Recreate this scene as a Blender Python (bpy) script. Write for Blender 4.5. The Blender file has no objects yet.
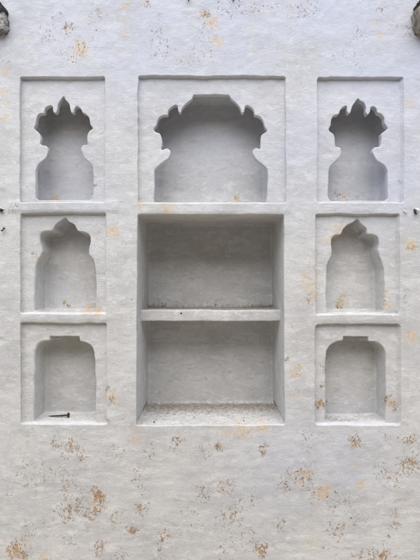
import bpy, math, random
import numpy as np
from mathutils import Vector, Euler
from mathutils.geometry import delaunay_2d_cdt
random.seed(4); rng = np.random.default_rng(4)
S = bpy.context.scene
COL = S.collection
D = 2.1; PX = 0.005; EYE = 1.5          # wall seen from 2.1 m, eye at 1.5 m, 5 mm of wall per photo pixel

# ------------------------------------------------------------------ noise
def _h(ix, iy, iz, s):
    n = (ix*374761393 + iy*668265263 + iz*1274126177 + s*974634777) & 0xffffffff
    n = ((n ^ (n >> 13)) * 1274126177) & 0xffffffff
    n = n ^ (n >> 16)
    return (n & 0xffff)/32767.5 - 1.0
def vnoise(P, scale, seed=0):
    Q = np.asarray(P, float)*scale + 137.3
    I = np.floor(Q).astype(np.int64); F = Q - I
    U = F*F*F*(F*(F*6-15)+10)
    r = 0
    for dx in (0,1):
        for dy in (0,1):
            for dz in (0,1):
                w = (U[:,0] if dx else 1-U[:,0])*(U[:,1] if dy else 1-U[:,1])*(U[:,2] if dz else 1-U[:,2])
                r = r + w*_h(I[:,0]+dx, I[:,1]+dy, I[:,2]+dz, seed)
    return r
def sstep(a, b, x):
    t = np.clip((x-a)/(b-a), 0, 1); return t*t*(3-2*t)

# photo pixel -> point at depth d behind the wall face
def un(px, py, d=0.0):
    s = (D+d)/D
    return ((px-210)*PX*s, d, EYE-(py-280)*PX*s)
def unl(pts, d): 
    return np.array([[un(x, y, d)[0], un(x, y, d)[2]] for x, y in pts])

# hand-laid plaster is never flat: one displacement field for the whole wall so neighbours stay joined
def warp(P):
    P = np.asarray(P, float); out = P.copy()
    for k, a in enumerate(('x','y','z')):
        amp = (1.3, 2.2, 1.3)[k]/1000
        out[:,k] += amp*vnoise(P, 5, 10+k) + 0.55*amp*vnoise(P, 13, 20+k) + 0.42*amp*vnoise(P, 34, 30+k) + 0.16*amp*vnoise(P, 75, 36+k)
    Q = P*np.array([0.32, 1, 1.0])
    low = sstep(1.0, 0.7, P[:,2])
    out[:,1] -= (0.0003+0.0006*low)*vnoise(Q, 38, 41) + (0.0002+0.0003*low)*vnoise(Q, 80, 42)
    # proud rough ledge bands on the wall face
    px = P[:,0]/PX+210; py = 280-(P[:,2]-EYE)/PX
    nb = vnoise(P, 16, 50)*1.0
    def band(x0, x1, y0, y1, a, e=1.3):
        return a*sstep(x0-e, x0+e, px+nb)*sstep(x1+e, x1-e, px+nb)*sstep(y0-e, y0+e, py+nb*.5)*sstep(y1+e, y1-e, py+nb*.5)
    front = np.clip(1-np.abs(P[:,1])/0.012, 0, 1)
    b = band(8, 118, 201.2, 211.6, .0045)+band(300, 404, 202, 212.5, .0012)+band(139, 291, 202.2, 213, .003)
    b = b+band(20, 107, 313.5, 320.5, .0025)+band(314, 401, 314.5, 321.8, .0025)
    b = b-band(-80, 19, 214, 600, .0022, 3)-band(-80, 6, 190, 201, .002)
    out[:,1] -= b*front
    return out

# ------------------------------------------------------------------ wear and sky-blue cast masks (real chips, old ochre wash and grime, placed where the photo has them)
CH = [(43,28,2.5,.8),(68,29,6,.75),(80,47,7,.55),(98,14,4,.6),(57,15,4,.5),(204,13,5,.9),(158,14,3,.6),(190,50,3,.5),(213,25,5,.55),(145,3,4,.6),
 (70,447,8,.75),(55,443,6,.6),(77,455,6,.7),(97,493,6,1.1),(101,500,5,1.0),(98,509,5,1.0),(80,507,8,.75),(66,513,10,.7),(90,514,6,.8),(63,487,4,.7),(141,488,5,.6),(142,509,7,.75),
 (132,530,3,1.3),(165,538,5,.95),(160,551,4,.8),(100,547,6,.8),(14,550,6,.95),(22,556,7,.8),(175,442,5,.75),(178,450,3,.6),(204,492,6,.7),(8,495,3,.7),
 (264,446,3.5,.95),(264,453,3,.9),(217,447,4,.95),(355,442,6,.95),(410,440,6,.8),(412,464,8,.9),(402,466,6,.85),(225,485,9,.6),(285,485,6,.8),(231,516,12,.6),(280,525,6,.65),
 (262,549,5,1.15),(264,556,5,1.0),(336,530,9,.62),(344,528,3,.8),(395,512,3,.8),(396,524,4,.8),(384,552,7,.9),(372,558,8,.75),(388,535,4,.5),(360,556,5,.7),(320,548,6,.4),
 (65,302,3,1.1),(71,305,2,.9),(94,257,2.5,1.0),(35,255,3,.7),(238,196,3.5,.75),(345,196,5,.5),(360,197,7,.42),(338,197,4,.5),(388,401,5,1.0),(393,408,4,.85),(321,403,4,1.0),(321,385,2.5,.95),
 (322,370,3,.7),(108,388,2.2,1.2),(113,400,4,.8),(5,60,5,.5),(300,372,4,.5),(297,392,3,.5),(312,268,4,.5),(309,300,5,.6),(413,249,4,.7),(386,436,4,.5),(94,183,2,1.0),(402,181,2,.8),(20,250,3,.5),(404,300,4,.5),(289,330,3,.6),(130,300,3,.5),(121,260,3,.45),(107,420,3,.6),(139,330,2.5,.6),(139,380,2.5,.6),(285,360,3,.6),(284,300,3,.5),
 (150,448,10,.35),(310,440,14,.35),(40,470,10,.35),(245,540,16,.4),(190,520,14,.35),(340,500,14,.4),(30,530,12,.45),(395,480,10,.5),(120,450,5,.4),(385,296,5,.5),(341,306,5,.6),(15,210,5,.6),(120,560,12,.4)]
OC = [(79,48,9,.8),(125,20,4,.8),(125,35,5,.85),(127,50,5,.6),(126,5,5,.8),(22,37,4,.6),(5,73,5,.8),(6,100,6,.75),(4,118,5,.8),(5,90,6,.7),(6,132,5,.5),(75,6,4,.5),(145,3,4,.7),
 (213,24,7,.9),(216,40,9,.7),(204,14,5,.8),(373,22,4,.85),(380,36,4,.9),(391,5,3,.6),(402,8,3,.6),(409,104,6,.7),(112,232,5.5,1.2),(117,225,3,.6),
 (411,247,8,.85),(412,338,8,.85),(405,258,6,.6),(113,396,7,.85),(118,350,8,.45),(310,290,9,.8),(312,270,7,.65),(291,300,6,.7),(298,340,8,.6),(297,372,9,.75),(293,395,6,.65),(305,305,6,.6),(289,250,5,.4),
 (135,438,9,.75),(140,428,6,.6),(240,429,12,.7),(262,427,10,.7),(225,429,9,.6),(307,473,9,.75),(326,490,9,.9),(323,497,6,.9),(362,485,5,.85),(355,467,5,.7),(300,482,8,.6),(264,452,6,.5),(18,552,12,.75),(45,558,8,.6),
 (97,500,12,.65),(355,443,9,.6),(225,485,10,.5),(58,197,6,.85),(52,198,5,.7),(238,197,5,.9),(341,304,5,.9),(343,296,4,.8),(337,233,4.5,1),(332,240,4,1),(341,228,3,.9),(385,292,4,.8),(386,303,5,.9),(361,308,4,.7),(390,404,6,.9),(321,404,5,.8),
 (165,211,8,.85),(172,209,6,.7),(141,207,6,.7),(150,208,7,.5),(89,311,6,.9),(98,312,6,.8),(35,257,4,.7),(113,300,5,.3),(322,360,5,.6),(345,196,6,.7),(303,277,5,.7),(420,520,8,.5),(340,545,8,.4),(384,552,9,.5)]
BL = [(290,470,50,.42),(340,460,50,.4),(370,60,60,.8),(250,490,40,.25),(200,40,60,.4),(400,120,40,.6),(320,100,30,.5),(300,30,50,.5),(75,180,50,.45),(60,290,20,.2),(60,20,90,.55),(150,40,90,.7),(240,20,90,.75),(330,10,90,.8),(400,60,80,.85),(390,170,60,.7),(212,130,70,.5),(300,150,60,.6)]  # lower entries are blue wash patches, upper ones paint in sky-light blue
def masks(P):
    s = D/(D+np.clip(P[:,1], -.05, 1))
    px = P[:,0]/PX*s+210; py = 280-(P[:,2]-EYE)/PX*s
    px = px+3.2*vnoise(P, 24, 85)+2.2*vnoise(P, 55, 86); py = py+3.2*vnoise(P, 24, 87)+2.2*vnoise(P, 55, 88)
    def acc(L, rf=.75):
        m = np.zeros(len(P))
        for x, y, r, a in L:
            m = np.maximum(m, a*np.exp(-((px-x)**2+(py-y)**2)/(2*(r*rf)**2)))
        return m
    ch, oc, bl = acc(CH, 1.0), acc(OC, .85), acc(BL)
    deep = P[:,1] > 0.05
    alc = deep & (px > 134) & (px < 288) & (py > 210) & (py < 430)
    keep = np.where(alc & (py < 400), 0, 1)
    low = sstep(424, 440, py)+sstep(76, 66, py)+.5*sstep(404, 412, px)+.5*((px > 288) & (px < 315))
    ch = np.maximum(ch, .36*low*np.clip(vnoise(P, 9, 91)*1.6, 0, 1)*(~deep)); oc = np.maximum(oc, .33*low*np.clip(vnoise(P, 7, 92)*1.5, 0, 1)*(~deep))
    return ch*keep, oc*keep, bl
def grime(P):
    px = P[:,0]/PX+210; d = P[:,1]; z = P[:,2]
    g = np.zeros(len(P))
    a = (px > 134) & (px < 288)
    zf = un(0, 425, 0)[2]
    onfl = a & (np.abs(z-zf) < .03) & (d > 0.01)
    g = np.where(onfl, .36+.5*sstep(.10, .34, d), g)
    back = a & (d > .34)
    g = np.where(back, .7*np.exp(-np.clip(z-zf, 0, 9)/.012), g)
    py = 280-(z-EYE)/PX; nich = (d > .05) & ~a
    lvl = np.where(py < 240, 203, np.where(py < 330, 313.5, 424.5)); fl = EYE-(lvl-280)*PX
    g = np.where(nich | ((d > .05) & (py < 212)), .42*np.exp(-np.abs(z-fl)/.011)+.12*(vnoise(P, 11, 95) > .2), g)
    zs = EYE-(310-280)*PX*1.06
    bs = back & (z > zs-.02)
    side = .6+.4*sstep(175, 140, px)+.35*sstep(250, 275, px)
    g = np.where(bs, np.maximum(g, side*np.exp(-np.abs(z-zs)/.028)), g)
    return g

# ------------------------------------------------------------------ node helpers / materials
def newmat(name):
    m = bpy.data.materials.new(name); m.use_nodes = True
    nt = m.node_tree; nt.nodes.clear()
    o = nt.nodes.new('ShaderNodeOutputMaterial'); b = nt.nodes.new('ShaderNodeBsdfPrincipled')
    nt.links.new(b.outputs[0], o.inputs[0]); return m, nt, b
class N:
    def __init__(s, nt): s.nt = nt
    def lk(s, a, b): s.nt.links.new(a, b)
    def val(s, x, sock):
        if hasattr(x, 'is_linked') or isinstance(x, bpy.types.NodeSocket): s.lk(x, sock)
        else: sock.default_value = x
    def math(s, op, a, b=0.0, c=None, clamp=False):
        n = s.nt.nodes.new('ShaderNodeMath'); n.operation = op; n.use_clamp = clamp
        s.val(a, n.inputs[0]); s.val(b, n.inputs[1])
        if c is not None: s.val(c, n.inputs[2])
        return n.outputs[0]
    def mapping(s, vec, scale, loc=(0,0,0)):
        n = s.nt.nodes.new('ShaderNodeMapping'); s.lk(vec, n.inputs[0]); n.inputs['Scale'].default_value = scale; n.inputs['Location'].default_value = loc; return n.outputs[0]
    def noise(s, vec, scale, detail=4, rough=.55, dist=0):
        n = s.nt.nodes.new('ShaderNodeTexNoise'); s.lk(vec, n.inputs['Vector'])
        n.inputs['Scale'].default_value = scale; n.inputs['Detail'].default_value = detail; n.inputs['Roughness'].default_value = rough; n.inputs['Distortion'].default_value = dist
        return n.outputs[0]
    def vor(s, vec, scale, feature='F1', rand=1):
        n = s.nt.nodes.new('ShaderNodeTexVoronoi'); n.feature = feature; s.lk(vec, n.inputs['Vector']); n.inputs['Scale'].default_value = scale; n.inputs['Randomness'].default_value = rand
        return n.outputs[0]
    def rng(s, v, a, b, c=0., d=1., smooth=True):
        n = s.nt.nodes.new('ShaderNodeMapRange'); n.interpolation_type = 'SMOOTHSTEP' if smooth else 'LINEAR'
        s.lk(v, n.inputs[0])
        for i, x in enumerate((a, b, c, d)): n.inputs[1+i].default_value = x
        return n.outputs[0]
    def mix(s, f, a, b):
        n = s.nt.nodes.new('ShaderNodeMix'); n.data_type = 'RGBA'
        s.val(f, n.inputs[0]); s.val(a, n.inputs[6]); s.val(b, n.inputs[7]); return n.outputs[2]
    def attr(s, name):
        n = s.nt.nodes.new('ShaderNodeAttribute'); n.attribute_name = name; return n.outputs['Fac']
    def bump(s, h, strength, dist, normal=None):
        n = s.nt.nodes.new('ShaderNodeBump'); n.inputs['Strength'].default_value = strength; n.inputs['Distance'].default_value = dist
        s.lk(h, n.inputs['Height'])
        if normal is not None: s.lk(normal, n.inputs['Normal'])
        return n.outputs[0]
    def co(s): return s.nt.nodes.new('ShaderNodeTexCoord').outputs['Object']
    def seg(s, vec, pa, pb, w):
        # 1 on a hairline crack between two wall points (x, z), 0 away from it
        sp = s.nt.nodes.new('ShaderNodeSeparateXYZ'); s.lk(vec, sp.inputs[0])
        ax, az = pa; bx, bz = pb; dx, dz = bx-ax, bz-az; L2 = dx*dx+dz*dz
        x = s.math('SUBTRACT', sp.outputs[0], ax); z = s.math('SUBTRACT', sp.outputs[2], az)
        t = s.math('MULTIPLY', s.math('ADD', s.math('MULTIPLY', x, dx), s.math('MULTIPLY', z, dz)), 1/L2, clamp=True)
        ex = s.math('SUBTRACT', x, s.math('MULTIPLY', t, dx)); ez = s.math('SUBTRACT', z, s.math('MULTIPLY', t, dz))
        d2 = s.math('SQRT', s.math('ADD', s.math('MULTIPLY', ex, ex), s.math('MULTIPLY', ez, ez)))
        return s.rng(d2, w*.4, w, 1, 0)

def plaster():
    m, nt, b = newmat('whitewashed_plaster'); n = N(nt); co = n.co()
    wide = n.mapping(co, (.4, 1, 1))
    A = n.noise(co, 3.6, 3, .6); B = n.noise(wide, 17, 4, .68, .6); C = n.noise(co, 52, 4, .68)
    base = n.mix(n.rng(A, .32, .68), WASH[0], WASH[1])
    base = n.mix(n.math('MULTIPLY', n.rng(B, .5, .66), .6), base, WASH[2])       # fresher lime strokes
    base = n.mix(n.math('MULTIPLY', n.rng(B, .47, .34), .35), base, WASH[3])
    base = n.mix(n.math('MULTIPLY', n.rng(C, .54, .72), .5), base, WASH[4])      # mottling
    base = n.mix(n.math('MULTIPLY', n.rng(C, .44, .3), .5), base, WASH[5])
    fl = n.noise(wide, 34, 5, .74, .6)                                           # crisp thin flakes of the last coat
    base = n.mix(n.math('MULTIPLY', n.rng(fl, .59, .62), .55), base, WASH[6])
    base = n.mix(n.math('MULTIPLY', n.rng(fl, .42, .39), .55), base, WASH[5])
    bl = n.math('MULTIPLY', n.attr('blue'), n.rng(A, .2, .6, .35, 1), clamp=True)       # blue patches in the wash, plus sky-light blue painted up top
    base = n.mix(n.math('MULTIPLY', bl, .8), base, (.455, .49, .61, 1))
    on = n.noise(co, 70, 4, .72, .5)
    at = n.attr('ochre')
    oc = n.math('ADD', n.math('MULTIPLY', at, .36), n.math('ADD', n.math('MULTIPLY', on, .80), n.math('MULTIPLY', B, .37)))
    ocm = n.math('MULTIPLY', n.rng(oc, .73, .88), n.rng(at, .02, .3))
    base = n.mix(n.math('MULTIPLY', ocm, .70), base, n.mix(n.rng(C, .35, .65), (.50, .37, .23, 1), (.64, .52, .385, 1)))
    cn = n.noise(n.mapping(co, (1.15, 1, .85)), 68, 4, .7, 1.3); at = n.attr('chip')
    cv = n.math('ADD', n.math('MULTIPLY', at, .235), n.math('ADD', n.math('MULTIPLY', cn, 1.0), n.math('MULTIPLY', C, .32)))
    chm = n.math('MULTIPLY', n.rng(cv, .835, .865), n.rng(at, .10, .3))
    base = n.mix(n.math('MULTIPLY', chm, .85), base, n.mix(n.rng(on, .36, .64), (.17, .085, .035, 1), (.50, .32, .155, 1)))
    v = n.vor(co, 40); sp = n.math('MULTIPLY', n.rng(v, .06, .10, 1, 0), n.rng(A, .48, .6))
    base = n.mix(n.math('MULTIPLY', sp, .7), base, (.20, .14, .09, 1))
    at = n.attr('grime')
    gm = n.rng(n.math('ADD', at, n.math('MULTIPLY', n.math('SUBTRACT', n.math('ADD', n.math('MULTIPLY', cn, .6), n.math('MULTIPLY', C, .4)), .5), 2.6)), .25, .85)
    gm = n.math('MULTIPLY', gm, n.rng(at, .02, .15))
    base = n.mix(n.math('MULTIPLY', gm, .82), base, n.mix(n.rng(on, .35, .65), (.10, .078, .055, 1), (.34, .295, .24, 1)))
    cr = None
    for p in CRACKS:
        for i in range(len(p)-1):
            q = n.seg(co2(n, co), wp(p[i]), wp(p[i+1]), .0016)
            cr = q if cr is None else n.math('MAXIMUM', cr, q)
    cr = n.math('MULTIPLY', cr, n.rng(C, .38, .6, .2, 1))
    base = n.mix(n.math('MULTIPLY', cr, .5), base, (.28, .26, .24, 1))
    n.lk(base, b.inputs['Base Color']); b.inputs['Roughness'].default_value = .88
    b.inputs['Specular IOR Level'].default_value = .25
    stroke = n.noise(n.mapping(co, (.5, 1, 1)), 50, 3, .68, 1.2)
    h = n.math('ADD', n.math('MULTIPLY', stroke, .6), n.math('MULTIPLY', n.noise(co, 110, 3, .65), .6))
    h = n.math('SUBTRACT', h, n.math('MULTIPLY', chm, .35))
    n.lk(n.bump(h, .75, .0032), b.inputs['Normal'])
    return m
WASH = [(0.477, 0.47, 0.461, 1), (0.562, 0.554, 0.535, 1), (0.639, 0.63, 0.609, 1), (0.426, 0.42, 0.404, 1), (0.426, 0.416, 0.395, 1), (0.674, 0.664, 0.641, 1), (0.401, 0.374, 0.337, 1)]
CRACKS = [[(213,163),(222,160),(232,156),(236,154)],[(236,154),(245,158),(253,165)],[(226,176),(229,172),(233,169)],
          [(112,214),(121,213),(127,217)],[(127,217),(131,226),(134,238)],[(300,500),(325,496),(345,497)]]
def wp(p): return ((p[0]-210)*PX, EYE-(p[1]-280)*PX)
def co2(n, co):
    if 'cw' not in n.__dict__:
        a = n.nt.nodes.new('ShaderNodeVectorMath'); a.operation = 'ADD'
        t = n.nt.nodes.new('ShaderNodeTexNoise'); t.inputs['Scale'].default_value = 30; n.lk(co, t.inputs['Vector'])
        m = n.nt.nodes.new('ShaderNodeVectorMath'); m.operation = 'MULTIPLY_ADD'; n.lk(t.outputs['Color'], m.inputs[0])
        m.inputs[1].default_value = (.012,)*3; m.inputs[2].default_value = (-.006,)*3
        n.lk(co, a.inputs[0]); n.lk(m.outputs[0], a.inputs[1]); n.cw = a.outputs[0]
    return n.cw

def simple(name, c1, c2, scale, rough=.8, stretch=(1,1,1), bump=.002, metal=0, hard=None):
    m, nt, b = newmat(name); n = N(nt); co = n.mapping(n.co(), stretch)
    a = n.noise(co, scale, 6, .65, .3); g = n.noise(co, scale*4, 4, .6)
    f = n.rng(n.math('ADD', n.math('MULTIPLY', a, .7), n.math('MULTIPLY', g, .3)), *(hard or (.35, .65)))
    n.lk(n.mix(f, c1+(1,), c2+(1,)), b.inputs['Base Color']); b.inputs['Roughness'].default_value = rough; b.inputs['Metallic'].default_value = metal
    n.lk(n.bump(n.math('ADD', a, n.math('MULTIPLY', g, .4)), .8, bump), b.inputs['Normal']); return m
PL = plaster()
RUST = simple('dark_rusted_iron', (.018,.013,.012), (.07,.035,.022), 120, .75, bump=.0008, metal=.2)
WOOD = simple('weathered_grey_wood', (.10,.075,.05), (.36,.32,.27), 60, .9, (1,1,.18), .004)
WOODD = simple('charred_wood_cap', (.012,.012,.012), (.06,.055,.05), 50, .9, (1,1,1), .003)
STONE = simple('limewashed_stone', (.10,.08,.07), (.44,.43,.42), 60, .9, (1,1,1), .004, hard=(.44,.56))
DARKST = simple('sooty_stone', (.010,.010,.012), (.05,.045,.045), 45, .9, bump=.004)
CRUMB = simple('plaster_crumbs', (.10,.07,.045), (.42,.37,.31), 40, .95, bump=.001)
GROUND = simple('dusty_ground', (.42,.36,.28), (.54,.475,.38), 3, .95, bump=.01)
STRW = simple('limewashed_iron', (.12,.10,.08), (.62,.62,.61), 90, .8, bump=.001, hard=(.36,.44))
DARKHOLE = simple('hole_shade', (.012,.010,.008), (.03,.025,.02), 80, .95, bump=.001)

# ------------------------------------------------------------------ mesh building
class MB:
    def __init__(s): s.v = []; s.f = []; s.n = 0
    def add(s, V, F):
        V = np.asarray(V, float).reshape(-1, 3); s.v.append(V); s.f += [tuple(i+s.n for i in f) for f in F]; s.n += len(V)
    def rings(s, R, closed=True, flip=False):
        k = len(R[0]); V = np.concatenate(R); F = []
        m = k if closed else k-1
        for i in range(len(R)-1):
            for j in range(m):
                a, b = i*k+j, i*k+(j+1) % k; c, d = b+k, a+k
                F.append((a, d, c, b) if flip else (a, b, c, d))
        s.add(V, F)
    def build(s, name, mat, parent=None, warpit=True, smooth=True):
        V = np.concatenate(s.v); P0 = V.copy()
        if warpit: V = warp(V)
        me = bpy.data.meshes.new(name); me.from_pydata(V.tolist(), [], s.f)
        if warpit:
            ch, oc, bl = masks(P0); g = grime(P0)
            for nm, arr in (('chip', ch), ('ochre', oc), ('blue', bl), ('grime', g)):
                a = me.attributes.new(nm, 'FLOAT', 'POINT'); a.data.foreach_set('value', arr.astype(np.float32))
        me.materials.append(mat)
        if smooth: me.polygons.foreach_set('use_smooth', [True]*len(me.polygons))
        me.update(); o = bpy.data.objects.new(name, me); COL.objects.link(o)
        if parent: o.parent = parent
        return o
def area(L): x, y = L[:,0], L[:,1]; return .5*np.sum(x*np.roll(y,-1)-np.roll(x,-1)*y)
def resample(L, step):
    L = np.asarray(L); Q = np.vstack([L, L[:1]]); s = np.r_[0, np.cumsum(np.hypot(*np.diff(Q, axis=0).T))]
    n = max(8, int(round(s[-1]/step))); t = np.linspace(0, s[-1], n, endpoint=False)
    return np.c_[np.interp(t, s, Q[:,0]), np.interp(t, s, Q[:,1])]
def catmull(pts, corners=()):
    # closed curve through the points; long edges stay straight
    P = [np.array(p, float) for p in pts]; Q = []
    for i, p in enumerate(P):
        q = P[(i+1) % len(P)]; L = np.hypot(*(q-p)); Q.append(p)
        if L > 9:
            u = (q-p)/L; Q.append(p+u*1.6); Q.append(q-u*1.6)
    out = []; n = len(Q)
    for i in range(n):
        a, b, c, d = Q[i-1], Q[i], Q[(i+1) % n], Q[(i+2) % n]
        k1 = min(1, np.hypot(*(c-b))/max(.01, np.hypot(*(b-a)))*1.0); k2 = min(1, np.hypot(*(c-b))/max(.01, np.hypot(*(d-c))))
        m1 = .5*(c-b)*(1)+.5*(b-a)*k1; m2 = .5*(c-b)+.5*(d-c)*k2
        for t in np.linspace(0, 1, 7)[:-1]:
            h1 = 2*t**3-3*t**2+1; h2 = t**3-2*t**2+t; h3 = -2*t**3+3*t**2; h4 = t**3-t**2
            out.append(h1*b+h2*m1*.9+h3*c+h4*m2*.9)
    return np.array(out)
def normals(L, it=1):
    # outward (away from the hole) for a counter-clockwise loop
    T = np.roll(L, -1, 0)-np.roll(L, 1, 0); Nn = np.c_[T[:,1], -T[:,0]]
    for _ in range(it): Nn = (np.roll(Nn, 1, 0)+Nn*2+np.roll(Nn, -1, 0))/4
    return Nn/np.maximum(1e-9, np.hypot(*Nn.T))[:,None]
def ccw(L): return L if area(L) > 0 else L[::-1]
def to3(L, y): return np.c_[L[:,0], np.full(len(L), 0.)+y, L[:,1]]
def inside(P, L):
    x, y = P[:,0], P[:,1]; r = np.zeros(len(P), bool); n = len(L)
    for i in range(n):
        x1, y1 = L[i]; x2, y2 = L[(i+1) % n]
        if y1 == y2: continue
        c = ((y1 > y) != (y2 > y)) & (x < (x2-x1)*(y-y1)/(y2-y1)+x1); r ^= c
    return r
def sheet(mb, outer, holes, y, step, extra=None):
    """flat sheet with holes in the plane y, filled with interior points so that it can carry relief"""
    x0, z0 = outer.min(0); x1, z1 = outer.max(0)
    gx = np.arange(x0, x1, step); gz = np.arange(z0, z1, step*.9)
    G = np.array([(a+(i % 2)*step*.5, b) for i, b in enumerate(gz) for a in gx])
    if extra is not None: G = np.vstack([G[extra_keep(G)], extra])
    k = inside(G, outer)
    for h in holes: k &= ~inside(G, h)
    G = G[k]
    B = np.vstack([outer]+list(holes))
    keep = np.ones(len(G), bool)
    for i in range(0, len(B), 300):
        c = B[i:i+300]; bb0 = c.min(0)-step; bb1 = c.max(0)+step
        idx = np.where((G > bb0).all(1) & (G < bb1).all(1) & keep)[0]
        if len(idx):
            d = ((G[idx][:,None,:]-c[None])**2).sum(2).min(1); keep[idx[d < (step*.45)**2]] = False
    G = G[keep]
    pts = [Vector(p) for p in np.vstack([B, G])]; E = []; o = 0
    for L in [outer]+list(holes):
        n = len(L); E += [(o+i, o+(i+1) % n) for i in range(n)]; o += n
    v, e, f, *_ = delaunay_2d_cdt(pts, E, [], 0, 1e-7)
    V = np.array([(p.x, p.y) for p in v]); F = np.array([t for t in f if len(t) == 3])
    c = V[F].mean(1); k = inside(c, outer)
    for h in holes: k &= ~inside(c, h)
    F = F[k]; a = V[F]
    s = (a[:,1,0]-a[:,0,0])*(a[:,2,1]-a[:,0,1])-(a[:,1,1]-a[:,0,1])*(a[:,2,0]-a[:,0,0])
    F = np.where((s < 0)[:,None], F[:,::-1], F)       # faces look towards -y
    mb.add(to3(V, y), [tuple(map(int, t)) for t in F])
def extra_keep(G): return ~((np.abs(G[:,0]) < 1.12) & (G[:,1] > .02) & (G[:,1] < 2.98))
def wob(L, amp, sc, seed):
    P = to3(L, 0); return L+np.c_[vnoise(P, sc, seed), vnoise(P, sc, seed+1)]*amp*PX

def fillet_out(L, r, y, k=4):
    """rings from the face edge round into the hole; L is the hole outline, r may vary"""
    Nn = normals(L, 3); R = []
    for i in range(k+1):
        a = math.pi/2*i/k
        rr = np.asarray(r)
        P = L+Nn*(rr*(1-math.sin(a)))[:,None] if rr.ndim else L+Nn*rr*(1-math.sin(a))
        R.append(np.c_[P[:,0], y+(rr*(1-math.cos(a)))*np.ones(len(L)), P[:,1]])
    return R

def rect_pts(x0, y0, x1, y1, c=1.2):
    return [(x0+c, y0), (x1-c, y0), (x1, y0+c), (x1, y1-c), (x1-c, y1), (x0+c, y1), (x0, y1-c), (x0, y0+c)]

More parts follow.
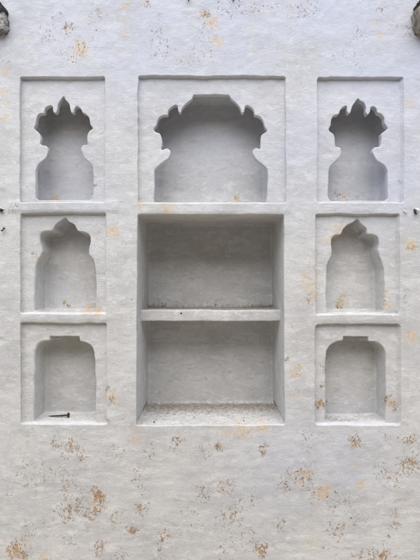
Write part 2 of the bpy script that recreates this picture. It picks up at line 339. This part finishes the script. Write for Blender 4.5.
D1 = .021
panels = {
 'UL': rect_pts(20, 76.8, 105, 202.3), 'UC': rect_pts(138, 76, 286, 203.2), 'UR': rect_pts(317.5, 76.8, 403.8, 202.6, 1.5),
 'ML': rect_pts(20, 212.8, 106, 313.6), 'MR': rect_pts(315.6, 213.8, 399.8, 314.4),
 'LL': rect_pts(20.3, 322.8, 106.6, 424.2), 'LR': rect_pts(315, 323.8, 400.8, 425.2, 2.5)}
arches = {
 'UL': [(63.3,96.4),(65.6,100.2),(68.6,103.3),(69.8,108.8),(70.6,111.8),(72.2,112.9),(73.8,111.6),(74.2,108.6),(76.4,106.3),(80,108.6),(82.1,112.8),(84.8,113.9),(88.2,116.8),(89.4,120.4),(89.8,124),(92.6,128.2),(89.3,130.7),(87.4,134.3),(87.1,139),(87.6,144.3),(82.9,145.2),(81,149),(82.4,153.8),(84.5,157.9),(88.8,161.4),(92.4,166.2),(93.1,172),(93.1,193.6),(91.7,198.3),(89.3,200.4),(38.2,200.2),(36.1,197.6),(35.7,187.6),(35.7,171),(37.6,165),(41.2,161.9),(45.5,157.9),(47.6,153),(47.9,148.3),(46,146),(42.4,145.2),(40,143.6),(40.7,139),(40,135.5),(37.6,131.9),(34.2,128.4),(35.8,124.4),(36.4,120),(37.6,116),(39.8,113.7),(44.3,113),(44.9,109.8),(46.6,107),(50.7,105.4),(52.6,106.9),(53.0,110.6),(54.2,112.9),(56.2,112.9),(57.4,110.2),(58.0,104.5),(60.2,101)],
 'UR': [(358.3,98.3),(360.8,100.6),(363.6,102.1),(366,106.9),(366,111.7),(367.9,114.5),(370,111.7),(370.7,107.6),(373.1,106.4),(376.1,108.5),(377.8,112.8),(381,114),(384,117.6),(384.7,123),(387.7,128.4),(384.3,131.4),(381.4,133.8),(381.4,139),(380.2,146.7),(374.3,147.6),(372.4,151.4),(374.3,156.7),(377.1,161),(381.4,163.3),(385.7,166.7),(387.9,171),(387.9,198.3),(385.7,201),(331.4,201.2),(329,198.3),(328,193.6),(328.6,171),(330.2,165.7),(333.8,162.6),(338.1,158.6),(340.5,154.8),(341.4,150.7),(339.8,147.6),(335.7,146.7),(335,143.6),(335,139),(333.8,134.3),(329.2,130),(331.2,125),(331.8,119.6),(334,115.6),(339,114.1),(340.3,110.6),(343,107.4),(346.2,105.8),(347,108),(347.2,111),(348.6,113.4),(350.2,112.8),(352.4,105.7),(355.2,102.1)],
 'UC': [(193.6,94.9),(210,94.6),(229,95.1),(231.4,98.8),(236,102.6),(239.6,106.6),(241,109.3),(241.7,112),(243.9,112.2),(244.9,108.8),(245.4,106.2),(247.5,105.2),(251.8,107.4),(254.2,111),(254.9,114.9),(258,115.6),(261.6,118),(263.6,122),(265,126.6),(267.5,131),(263.7,133.6),(261.3,135.6),(260.7,143.7),(260.1,149),(255.6,148),(252.6,150.7),(253.2,155.1),(256.6,160.2),(262.7,164.8),(267.3,169.3),(268.2,175.4),(267,198),(266.3,202.3),(154.6,202.3),(154.3,198),(154.3,175.4),(154.6,170),(157.9,166.4),(163.2,162),(168.2,158.4),(170.7,153.6),(170,150),(166.8,148.2),(162.3,150),(161,148.6),(162.3,143.9),(161.4,136.8),(159.6,133.2),(155.7,131.8),(153.8,129.6),(156.2,126),(157.4,122),(159.4,118),(163.4,115.5),(167.9,114.9),(168.4,111),(171.3,107.4),(175.2,105),(177.3,105.9),(177.9,108.8),(178.7,112.2),(180.9,112.3),(181.8,109.3),(183.8,106.6),(187.4,102.6),(191.6,98.9)],
 'ML': [(65.5,217.8),(68.6,221.8),(74.5,225.1),(78.1,231.3),(84,232.3),(89.3,235.4),(90.5,241.3),(88.8,248.5),(89.3,254.4),(93.1,258.5),(94.8,264),(96,272),(96.4,300),(96,311.2),(93,312.4),(38,312.4),(34.8,310.5),(34.6,300),(35.2,267.5),(36.9,261.6),(40,256.8),(42,252),(41.2,247.3),(39.5,240.1),(40.5,234.2),(44.8,231.3),(51.9,230.6),(55.5,224.7),(60.2,221.1)],
 'MR': [(356.9,218.5),(361.2,223.5),(366.4,228.2),(367.1,233.7),(372.4,234.2),(377.4,237),(379,242.5),(377.9,249.7),(379,255.6),(381.4,261.6),(383.8,269),(385,284),(384.5,310.5),(383,312.8),(328.5,313),(327.1,311.5),(326.2,293.6),(326.7,272),(327.1,266.3),(329,261.6),(331.9,256),(331.9,250.9),(331,243.7),(331.4,239),(335,235.4),(341,234.2),(343.3,229.4),(348.1,224.2),(352.9,221.8)],
 'LL': [(50,336.5),(64,336.2),(79.3,336.7),(80.2,341),(86.4,342.6),(91.7,346.2),(94,352),(95.5,363),(96,400),(95.8,420.5),(93.5,422.2),(36,422.2),(33.6,420.5),(34.2,400),(34.8,363),(35.2,351),(37.6,345),(42.4,341.4),(49.5,340.4)],
 'LR': [(343.3,336.9),(355,336.4),(367.9,336.7),(368.5,341),(375.5,341.9),(381.9,345.7),(385,351),(385.7,358),(386,400),(385.8,420.5),(384,423),(327.5,423.4),(325.4,421),(325.5,400),(325.7,360.5),(326.7,351),(330.2,345.7),(336.2,341.9),(342.9,340.4)]}

wall = bpy.data.objects.new('plastered_wall', None); COL.objects.link(wall)
wall['label'] = 'whitewashed plaster wall with chipped ochre patches and recessed arched niches'; wall['category'] = 'wall'; wall['kind'] = 'thing'

rects = {}
for i, (k, p) in enumerate(panels.items()):
    L = ccw(resample(catmull(unl(p, 0)/PX)*PX, 1.6*PX)); rects[k] = wob(wob(L, .45, 9, 60), .3, 34, 64)
alc = ccw(resample(catmull(unl([(138.3,214.4),(283,214.4),(284,215.4),(284.8,424),(283.8,425),(136.9,425.6),(136,424.8),(137.5,215.4)], 0)/PX)*PX, 1.6*PX)); alc = wob(alc, .35, 9, 60)

# --- wall face
mb = MB(); R_E = .8*PX; faceholes = []
for k, L in rects.items(): faceholes.append(L+normals(L, 3)*R_E)
faceholes.append(alc+normals(alc, 3)*R_E)
W = 3.2; H = 3.6
outer = resample(np.array([(-W, 0), (W, 0), (W, H), (-W, H)]), .06)
st = 2.0*PX
fx = np.arange(-1.12, 1.12, st); fz = np.arange(.02, 2.98, st*.9)
fine = np.array([(a+(i % 2)*st*.5, b) for i, b in enumerate(fz) for a in fx])
def sheet_wall():
    # fine grid in front of the viewer, coarse grid beyond
    sheet(mb, outer, faceholes, 0, .06, extra=fine)
_k = sheet.__defaults__
# the keep-distance must follow the fine spacing
def sheet(mb, outer, holes, y, step, extra=None, _s=sheet):
    if extra is None: return _s(mb, outer, holes, y, step)
    gx = np.arange(outer[:,0].min(), outer[:,0].max(), step); gz = np.arange(outer[:,1].min(), outer[:,1].max(), step)
    C = np.array([(a+.5*step, b+.5*step) for b in gz for a in gx]); C = C[extra_keep(C)]
    G = np.vstack([C, extra]); k = inside(G, outer)
    for h in holes: k &= ~inside(G, h)
    G = G[k]; keep = np.ones(len(G), bool)
    for h in holes:
        for i in range(0, len(h), 60):
            c = h[i:i+60]; b0 = c.min(0)-.01; b1 = c.max(0)+.01
            idx = np.where((G > b0).all(1) & (G < b1).all(1) & keep)[0]
            if len(idx):
                d = ((G[idx][:,None,:]-c[None])**2).sum(2).min(1); keep[idx[d < .0045**2]] = False
    G = G[keep]; B = np.vstack([outer]+list(holes)); pts = [Vector(p) for p in np.vstack([B, G])]; E = []; o = 0
    for L in [outer]+list(holes):
        n = len(L); E += [(o+i, o+(i+1) % n) for i in range(n)]; o += n
    v, e, f, *_ = delaunay_2d_cdt(pts, E, [], 0, 1e-7)
    V = np.array([(p.x, p.y) for p in v]); F = np.array([t for t in f if len(t) == 3]); c = V[F].mean(1); kk = inside(c, outer)
    for h in holes: kk &= ~inside(c, h)
    F = F[kk]; a = V[F]; s = (a[:,1,0]-a[:,0,0])*(a[:,2,1]-a[:,0,1])-(a[:,1,1]-a[:,0,1])*(a[:,2,0]-a[:,0,0])
    F = np.where((s < 0)[:,None], F[:,::-1], F)
    mb.add(to3(V, y), [tuple(map(int, t)) for t in F])
sheet(mb, outer, faceholes, 0, .06, extra=fine)
# ends, top and back of the wall
T = .62
def quad(mb, a, b, c, d): mb.add([a, b, c, d], [(0, 1, 2, 3)])
quad(mb, (-W,0,H), (W,0,H), (W,T,H), (-W,T,H)); quad(mb, (W,0,0), (W,T,0), (W,T,H), (W,0,H)); quad(mb, (-W,T,0), (-W,0,0), (-W,0,H), (-W,T,H)); quad(mb, (W,T,0), (-W,T,0), (-W,T,H), (W,T,H))
mb.build('wall_face', PL, wall)

def ringlist_to(mb, R): mb.rings(R, flip=False)
LAB = {'UL': 'recessed panel with seven-lobed cusped opening, upper left', 'UC': 'wide recessed panel with broad flat-topped cusped arch', 'UR': 'recessed panel with seven-lobed cusped opening, upper right',
       'ML': 'recessed panel with pointed lobed arch, middle left', 'MR': 'recessed panel with pointed lobed arch, middle right', 'LL': 'recessed panel with step-topped opening, lower left', 'LR': 'recessed panel with step-topped opening, lower right'}
TH = {'UL': .03, 'UC': .03, 'UR': .036}
CAV = {'UL': (31,90,97.5,201.0), 'UR': (325,92,391,201.9), 'UC': (149.5,86,273,203.0)}
CD = {'UL': .115, 'UR': .115, 'UC': .135}
FD = {'ML': .13, 'MR': .115, 'LL': .135, 'LR': .12}
for k in panels:
    L = rects[k]; mb = MB()
    SP = ({'R': 2.0, 'L': .8, 'C': .4}[k[1]]*sstep(.6, .95, normals(L, 3)[:,0]))[:,None]*PX*normals(L, 3)
    R = fillet_out(L, R_E, 0, 4)
    for y in np.linspace(R_E, D1-.004, 4)[1:]: R.append(to3(L-SP*((y-R_E)/(D1-.004-R_E)*.9)-normals(L, 3)*(y-R_E)*.05, y))
    Lb = L-normals(L, 3)*(.002+.003); 
    for a in (30, 60, 90):
        a = math.radians(a); R.append(to3(L-SP*(.9+.1*a/1.571)-normals(L, 3)*(.0015+.004*(1-math.cos(a))), D1-.004+.004*math.sin(a)))
    mb.rings(R)
    inner = L-SP-normals(L, 3)*.0055
    # arch outline on the panel plane
    A = ccw(resample(catmull(unl(arches[k], D1)/PX)*PX, (.6 if k[0] == 'U' else 1.1)*PX)); A = wob(A, .3 if k[0] == 'U' else .45, 16, 70)
    if k[0] == 'U': r = np.full(len(A), .8*PX)*(1+.35*vnoise(to3(A, 0), 22, 77))
    else:
        xm = A[:,0].mean(); left = sstep(0, -.12, A[:,0]-xm); base = 1.0
        big = {'ML': 1.8, 'LL': 1.9, 'MR': 1.2, 'LR': 1.3}[k]
        r = (1.0+(big-1.0)*left)*PX
        zb = A[:,1].min(); r = np.where(A[:,1] < zb+.02, np.minimum(r, .8*PX), r)
    FR = fillet_out(A, r, D1, 4); hole = FR[0][:,[0,2]]
    sheet(mb, inner, [hole], D1, 2.0*PX)
    pan = mb.build('recessed_panel', PL, wall); pan['label'] = LAB[k]
    nb = MB(); R = FR
    if k[0] == 'U':
        t = TH[k]
        for y in np.linspace(float(r.max()), t-.002, 4)[1:]: R.append(to3(A, D1+y))
        for a in (45, 90):
            a = math.radians(a); R.append(to3(A+normals(A, 3)*.002*(1-math.cos(a)), D1+t-.002+.002*math.sin(a)))
        nb.rings(R)
        c = CAV[k]; y0 = D1+t; C = ccw(resample(catmull(unl(rect_pts(*c, 4), D1)/PX)*PX, 2*PX))
        # rounded shoulders at the top of the hollow
        sheet(nb, C, [A+normals(A, 3)*.002], y0, 2.2*PX)
        cd = CD[k]; Nc = normals(C, 3); R2 = []
        for y in np.linspace(y0, y0+cd-.03, 8): R2.append(to3(C-Nc*.02*(y-y0), y))
        o = .02*(cd-.03)
        for a in (22, 45, 67, 90):
            a = math.radians(a); R2.append(to3(C-Nc*(o+.03*(1-math.cos(a))), y0+cd-.03+.03*math.sin(a)))
        nb.rings(R2); sheet(nb, C-Nc*(o+.03), [], y0+cd, 2*PX)
    else:
        fd = FD[k]; Na = normals(A, 10); r0 = float(r.max())
        R[-1] = R[-1]
        yend = D1+fd-.014
        Y0 = R[-1][:,1]
        for f in np.linspace(0, 1, 9)[1:]: 
            y = Y0+(yend-Y0)*f; R.append(np.c_[A[:,0]-Na[:,0]*.03*(y-D1), y, A[:,1]-Na[:,1]*.03*(y-D1)])
        o = .03*(yend-D1)
        for a in (22, 45, 67, 90):
            a = math.radians(a); q = A-Na*(o+.011*(1-math.cos(a))); R.append(np.c_[q[:,0], np.full(len(A), yend+.014*math.sin(a)), q[:,1]])
        nb.rings(R); sheet(nb, A-Na*(o+.011), [], yend+.014, 2*PX)
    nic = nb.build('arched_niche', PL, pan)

# --- central alcove with its shelf
DEP = .37
mb = MB(); R = fillet_out(alc, R_E, 0, 4); Na = normals(alc, 3)
for y in np.linspace(R_E, DEP-.012, 34)[1:]: R.append(to3(alc-Na*.004*(y/DEP), y))
for a in (22, 45, 67, 90):
    a = math.radians(a); R.append(to3(alc-Na*(.004+.012*(1-math.cos(a))), DEP-.012+.012*math.sin(a)))
mb.rings(R); sheet(mb, alc-Na*.016, [], DEP, 2.2*PX)
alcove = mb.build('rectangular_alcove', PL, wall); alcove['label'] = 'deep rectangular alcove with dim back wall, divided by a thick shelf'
# ledge floor carries its own fine relief
mb = MB(); sf = .125; s = (D+sf)/D
zt = EYE-(310.2-280)*PX*s; zb = EYE-(321.3-280)*PX*s
prof = [(DEP+.004, zt+.002)]+[(y, zt+.001) for y in np.linspace(DEP-.01, sf+.012, 16)]
for a in (0, 22, 45, 67, 90): a = math.radians(a); prof.append((sf+.007-.007*math.sin(a), zt-.007+.007*math.cos(a)))
prof += [(sf, z) for z in np.linspace(zt-.012, zb+.012, 5)]
for a in (0, 30, 60, 90): a = math.radians(a); prof.append((sf+.006-.006*math.cos(a), zb+.006-.006*math.sin(a)))
prof += [(y, zb) for y in np.linspace(sf+.02, DEP+.004, 14)]
prof = np.array(prof); xs = np.linspace((136.2-210)*PX, (285.2-210)*PX, 80)
R = []
for x in xs:
    px = x/PX+210; n1 = vnoise(np.array([[x*1., 0, 5]]), 12, 80)[0]; n2 = vnoise(np.array([[x*1., 0, 7]]), 30, 81)[0]
    dz = .0012*n1+.0006*n2; dy = .0015*n2 - .004*float(sstep(-.28, -.35, np.array([x]))[0]) 
    # shelf is built into the side walls and swells a little where it meets them
    R.append(np.c_[np.full(len(prof), x), prof[:,0]+dy*(prof[:,0] < .3), prof[:,1]+dz])
mb.rings(R, closed=False, flip=True)
shelf = mb.build('shelf', PL, alcove)
# shelf grime is a thing of its surface
def set_grime(o, f):
    me = o.data; n = len(me.vertices); co = np.zeros(n*3); me.vertices.foreach_get('co', co); co = co.reshape(-1, 3)
    g = f(co); me.attributes['grime'].data.foreach_set('value', g.astype(np.float32))
    for nm in ('chip', 'ochre'): me.attributes[nm].data.foreach_set('value', np.zeros(n, np.float32))
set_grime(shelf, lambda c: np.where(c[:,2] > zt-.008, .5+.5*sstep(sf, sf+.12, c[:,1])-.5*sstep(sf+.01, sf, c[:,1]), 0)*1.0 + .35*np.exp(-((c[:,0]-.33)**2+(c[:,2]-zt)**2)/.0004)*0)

# ------------------------------------------------------------------ helpers for loose things
def tag(o, label, cat, group=None, kind=None):
    o['label'] = label; o['category'] = cat
    if group: o['group'] = group
    if kind: o['kind'] = kind
def empty(name, loc, label, cat, group=None):
    o = bpy.data.objects.new(name, None); COL.objects.link(o); o.location = loc; tag(o, label, cat, group); return o
def tube(mb, P, rad, k=10, sq=0.0):
    P = np.asarray(P, float); R = []
    for i in range(len(P)):
        t = P[min(i+1, len(P)-1)]-P[max(i-1, 0)]; t /= np.linalg.norm(t)
        u = np.cross(t, (0.13, .2, 1)); u /= np.linalg.norm(u); w = np.cross(t, u)
        a = np.linspace(0, 2*math.pi, k, endpoint=False)
        sc = 1-sq*(.5-.5*np.cos(4*a+math.pi)) if sq else 1
        R.append(P[i]+rad[i]*(np.cos(a)*sc)[:,None]*u+rad[i]*(np.sin(a)*sc)[:,None]*w)
    base = mb.n; mb.rings(R)
    mb.f.append(tuple(base+j for j in range(k))[::-1]); mb.f.append(tuple(base+(len(P)-1)*k+j for j in range(k)))
def block(mb, poly, y0, y1, bev, shrink=.0, seg=4, jit=.002, seed=0):
    """prism standing out of the wall: poly (x, z) points, from y0 (in the wall) to y1 (towards the viewer)"""
    L = ccw(resample(np.array(poly), .006)); Nn = normals(L, 2); c = L.mean(0); R = []
    ys = list(np.linspace(y0, y1+bev, seg*3))
    for y in ys: R.append(to3(L+(c-L)*shrink*(y0-y)/(y0-y1), y))
    Le = L+(c-L)*shrink
    for a in (30, 60, 90): a = math.radians(a); R.append(to3(Le-Nn*bev*(1-math.cos(a)), y1+bev-bev*math.sin(a)))
    for f in (.75, .5, .25): R.append(to3(c+(Le-Nn*bev-c)*f, y1))
    R.append(to3(c+(Le-c)*.02, y1))
    V = np.concatenate(R); k = len(L)
    V = V+np.c_[vnoise(V, 60, seed), vnoise(V, 60, seed+1), vnoise(V, 60, seed+2)]*jit+np.c_[vnoise(V, 160, seed+3), vnoise(V, 160, seed+4), vnoise(V, 160, seed+5)]*jit*.5
    F = [(i*k+j, (i+1)*k+j, (i+1)*k+(j+1) % k, i*k+(j+1) % k) for i in range(len(R)-1) for j in range(k)]
    mb.add(V, F)
def wpts(L): return [wp(p) for p in L]

# --- iron nail on the lower left niche floor
zf = EYE-(422.2-280)*PX*(D+D1)/D
yn = .088; sn = (D+yn)/D
xh = (68.0-210)*PX*sn; xt = (47.4-210)*PX*sn
hr = .0130; zfl = zf+.0035
nail = empty('iron_nail', (xh, yn, zfl), 'long dark rusty iron nail lying on the lower left niche floor', 'nail')
mb = MB(); a = np.array([0., 0, hr*.86]); b = np.array([xt-xh, .012, .0022])
P = [a+(b-a)*t+np.array([0, 0, -.0012*math.sin(math.pi*t)]) for t in np.linspace(0, 1, 12)]
tube(mb, P, [.0052-.0002*i for i in range(9)]+[.0032, .0022, .0008], 8, .12)
mb.build('nail_shaft', RUST, nail, warpit=False)
mb = MB(); u = (b-a)/np.linalg.norm(b-a)
tube(mb, [a-u*.0045, a-u*.0035, a-u*.0005, a+u*.001], [hr*.8, hr, hr*.98, hr*.7], 14)
mb.build('nail_head', RUST, nail, warpit=False)

# --- small crumbs of plaster and dirt on ledge, shelf and sills: nobody could count them
mb = MB()
def crumb(mb, x, y, z, r):
    import itertools
    q = rng.normal(size=(8, 3)); V = []
    ico = np.array([(0,0,1),(.9,0,.3),(.28,.85,.3),(-.72,.53,.3),(-.72,-.53,.3),(.28,-.85,.3),(.7,.5,-.5),(-.27,.8,-.5),(-.85,0,-.5),(-.27,-.8,-.5),(.7,-.5,-.5),(0,0,-.8)])
    V = ico*(1+.35*rng.normal(size=(12,1)))*r*np.array([1.1, 1, .6])+np.array([x, y, z+r*.3])
    F = [(0,1,2),(0,2,3),(0,3,4),(0,4,5),(0,5,1),(1,6,2),(2,7,3),(3,8,4),(4,9,5),(5,10,1),(6,7,2),(7,8,3),(8,9,4),(9,10,5),(10,6,1),(11,7,6),(11,8,7),(11,9,8),(11,10,9),(11,6,10)]
    mb.add(V, F)
zl = un(0, 425.3, 0)[2]
for i in range(520):
    y = .37-abs(rng.normal())*.10; 
    if y < .03: continue
    x = rng.uniform((142-210)*PX, (278-210)*PX); crumb(mb, x, min(y, .355), zl+.002, .0008+.002*rng.random()**3)
for i in range(170):
    x = rng.choice([-1, 1])*(.35-abs(rng.normal())*.10); x = max(-.34, min(.34, x)); crumb(mb, x, rng.uniform(.30, .355), zt+.002, .001+.0022*rng.random()**2)
for x0, x1, zz, yy in ((37, 94, 422.4, D1+.02), (329, 383, 423.2, D1+.02), (38, 94, 312.4, D1+.02), (330, 383, 313, D1+.02)):
    for i in range(60):
        x = (rng.uniform(x0, x1)-210)*PX*1.03; y = rng.uniform(yy, yy+.08); crumb(mb, x, y, EYE-(zz-280)*PX*(D+D1)/D+.0015+(y-D1)*.03, .0006+.0014*rng.random()**3)
cr = mb.build('dirt_crumbs', CRUMB, None, warpit=False, smooth=False)
tag(cr, 'loose plaster crumbs and dirt lying on the alcove ledge, shelf and niche floors', 'debris', kind='stuff')
# larger chips you can single out
def chip(px, dep, zz, r, label):
    mb = MB(); crumb(mb, 0, 0, 0, r); o = mb.build('plaster_chip', CRUMBD, None, warpit=False, smooth=False)
    o.location = ((px-210)*PX*(D+dep)/D, dep, zz); tag(o, label, 'debris chip', 'dark chips on the alcove ledge')
CRUMBD = simple('dark_crumb', (.02,.017,.014), (.07,.055,.04), 60, .95, bump=.001)
chip(154, .045, zl+.001, .0042, 'small dark chip at the left end of the alcove ledge')
chip(194.5, .12, zl+.001, .0040, 'small dark chip on the middle of the alcove ledge')
chip(243.5, .06, zl+.001, .0046, 'larger dark chip on the right half of the alcove ledge')
# nail hole in the shelf front: a dark disc painted as its inner shade
mb = MB(); tube(mb, [(0, .002, 0), (0, -.0012, 0)], [.0042, .0036], 10); h = mb.build('nail_hole', DARKHOLE, shelf, warpit=False); h.location = ((181.3-210)*PX*s, sf-.0018, EYE-(313.2-280)*PX*s)

# --- beam stubs at the top corners
bl = empty('stone_bracket', un(-6, 34, 0), 'broken limewashed stone bracket with sooty top at the upper left corner', 'bracket')
def local(o, par):
    o.parent = par; o.matrix_parent_inverse.identity(); o.location = -par.location
mb = MB(); block(mb, wpts([(-22,19),(8.2,17.5),(9.8,22),(9.6,30),(7.5,35),(-22,36)]), .05, -.05, .006, .03, jit=.0035, seed=5); local(mb.build('stone_block', STONE, None, warpit=False), bl)
mb = MB(); block(mb, wpts([(-22,9.5),(7,9.5),(9,13),(7.6,18.2),(-22,19.6)]), .05, -.058, .005, .04, jit=.0035, seed=15); local(mb.build('soot_cap', DARKST, None, warpit=False), bl)
br = empty('wooden_beam_end', un(425, 34, 0), 'weathered grey splintered wooden beam end at the upper right corner', 'beam end')
mb = MB(); block(mb, wpts([(410.3,16),(413,12.2),(440,12),(440,36),(414.6,35.5),(411.5,27)]), .05, -.085, .006, .10, jit=.003, seed=25); local(mb.build('beam', WOOD, None, warpit=False), br)
mb = MB(); block(mb, wpts([(413.2,8.2),(440,6),(440,12.4),(413.8,12.8)]), .05, -.075, .004, .02, jit=.003, seed=35); local(mb.build('charred_cap', WOODD, None, warpit=False), br)

# --- hooks, pegs and nail stubs
def stub(name, loc, P, rad, mat, label, cat, part, group=None):
    e = empty(name, loc, label, cat, group); mb = MB(); tube(mb, np.array(P), rad, 9); o = mb.build(part, mat, e, warpit=False); return e
x, y, z = un(415.6, 211, 0)
e = empty('wall_hook', (x, y, z), 'limewashed bent iron hook at the right edge beside the middle right panel', 'hook')
mb = MB(); tube(mb, np.array([(.004,.01,.006),(.004,-.012,.006),(.003,-.022,.003),(.002,-.024,-.006),(.000,-.018,-.011),(.004,-.016,-.012)]), [.0075,.007,.0065,.006,.005,.003], 9); mb.build('hook_bend', STRW, e, warpit=False)
mb = MB(); tube(mb, np.array([(-.007,.004,.011),(-.0075,-.004,.006),(-.0065,-.005,-.004),(-.003,-.006,-.011),(.006,-.005,-.013)]), [.0025,.0035,.004,.0045,.003], 8); mb.build('dark_strip', RUST, e, warpit=False)  # thin dark strip along the hook's left and lower side
x, y, z = un(405.3, 212.3, 0)
e = empty('bent_nail', (x, y, z), 'thin bent limewashed nail slanting out of the wall beside the hook', 'nail')
mb = MB(); tube(mb, np.array([(-.012,.003,.012),(-.006,-.005,.005),(.001,-.008,-.002),(.007,-.003,-.008)]), [.0018,.0024,.0026,.0018], 8); mb.build('nail_shaft', STRW, e, warpit=False)
mb = MB(); tube(mb, np.array([(-.007,.002,.0105),(-.001,-.002,.0045),(.006,.001,-.002)]), [.001,.0016,.001], 6); mb.build('rust_crust', RUST, e, warpit=False)
x, y, z = un(2.0, 210.5, 0)
e = empty('iron_peg', (x, y, z), 'dark iron peg stub in crusted plaster at the left edge, the upper of two', 'peg')
mb = MB(); tube(mb, np.array([(0,.01,0),(-.001,-.012,0),(-.003,-.02,-.001)]), [.008,.007,.005], 9); mb.build('peg', RUST, e, warpit=False)
for i, (dx, dz, r) in enumerate(((-.007,.008,.006),(.009,.004,.005),(.006,-.009,.005),(-.008,-.008,.006))):
    mb = MB(); crumb(mb, 0, 0, 0, r); o = mb.build('mortar_lump', STRW, e, warpit=False); o.location = (dx, -.002, dz)
x, y, z = un(3.6, 229.5, 0)
e = empty('iron_hook', (x, y, z), 'small dark iron hook at the left edge below the iron peg', 'hook')
mb = MB(); tube(mb, np.array([(.004,.008,.008),(.004,-.008,.007),(.005,-.014,0),(.002,-.015,-.007),(-.004,-.013,-.008),(-.007,-.01,-.004)]), [.003,.0032,.0035,.0035,.003,.002], 8); mb.build('hook_bend', RUST, e, warpit=False)
for xx, lb in ((188.6, 'dark iron spike at the top edge of the photo, left of two'), (233.2, 'dark iron spike at the top edge of the photo, right of two')):
    x, y, z = un(xx, 0.5, 0)
    e = empty('iron_spike', (x, y, z), lb, 'spike', 'iron spikes high on the wall')
    mb = MB(); tube(mb, np.array([(0,.015,.014),(0,-.01,.012),(.0003,-.02,.004),(.0006,-.019,-.006),(.0008,-.013,-.015)]), [.0045,.0045,.004,.0032,.0012], 8); mb.build('spike', RUST, e, warpit=False)

# --- ground
mb = MB(); g = 300.
mb.add([(-g,-g,0),(g,-g,0),(g,g,0),(-g,g,0)], [(0,1,2,3)])
gr = mb.build('ground', GROUND, None, warpit=False, smooth=False); gr['kind'] = 'structure'; gr.location.z = -.004

# --- unseen wall added behind the viewer to block the low sky
EARTH = simple('earth_plaster', (.24,.185,.125), (.34,.27,.19), 2.5, .95, bump=.006)
cw = bpy.data.objects.new('sky_blocking_wall', None); COL.objects.link(cw); cw.location = (0, -4.6, 0); cw['kind'] = 'thing'
tag(cw, 'unseen earth coloured wall with a coping, added behind the viewer to block low sky', 'wall')
def slab(mb, x0, y0, z0, x1, y1, z1):
    mb.add([(x0,y0,z0),(x1,y0,z0),(x1,y1,z0),(x0,y1,z0),(x0,y0,z1),(x1,y0,z1),(x1,y1,z1),(x0,y1,z1)], [(0,3,2,1),(4,5,6,7),(0,1,5,4),(1,2,6,5),(2,3,7,6),(3,0,4,7)])
mb = MB(); slab(mb, -6, -.4, 0, 6, 0, 4.2); mb.build('wall_face', EARTH, cw, warpit=False, smooth=False)
mb = MB(); slab(mb, -6.05, -.46, 4.2, 6.05, .06, 4.32); mb.build('coping', EARTH, cw, warpit=False, smooth=False)

# ------------------------------------------------------------------ light, camera
w = bpy.data.worlds.new('World'); S.world = w; w.use_nodes = True; nt = w.node_tree
bg = nt.nodes['Background']; sky = nt.nodes.new('ShaderNodeTexSky'); sky.sky_type = 'NISHITA'; sky.sun_disc = False
EL, AZ = math.radians(58), math.radians(187)      # direction the light comes from: high, behind the viewer, a little to the left
sky.sun_elevation = EL; sky.sun_rotation = AZ; sky.air_density = 1; sky.dust_density = .6; sky.ozone_density = 1.0
nt.links.new(sky.outputs[0], bg.inputs[0]); bg.inputs[1].default_value = .07
sd = bpy.data.lights.new('sun', 'SUN'); sd.energy = 2.0; sd.angle = math.radians(75); sd.color = (1, .965, .92)
so = bpy.data.objects.new('sun', sd); COL.objects.link(so)
dv = Vector((math.sin(AZ)*math.cos(EL), math.cos(AZ)*math.cos(EL), math.sin(EL)))
so.rotation_euler = dv.to_track_quat('Z', 'Y').to_euler(); so.location = (0, -3, 5)
cam = bpy.data.cameras.new('camera'); co = bpy.data.objects.new('camera', cam); COL.objects.link(co)
co.location = (0, -D, EYE); co.rotation_euler = (math.radians(90), 0, 0)
cam.sensor_fit = 'HORIZONTAL'; cam.sensor_width = 36; cam.lens = 36; cam.clip_end = 1000; cam.clip_start = .05
S.camera = co
S.view_settings.view_transform = 'Standard'; S.view_settings.look = 'None'; S.view_settings.exposure = 1.43; S.view_settings.gamma = 1; S.view_settings.use_curve_mapping = False
S.cycles.max_bounces = 5; S.cycles.diffuse_bounces = 5; S.cycles.glossy_bounces = 1; S.cycles.transmission_bounces = 0
S.cycles.use_adaptive_sampling = True; S.cycles.adaptive_threshold = .02
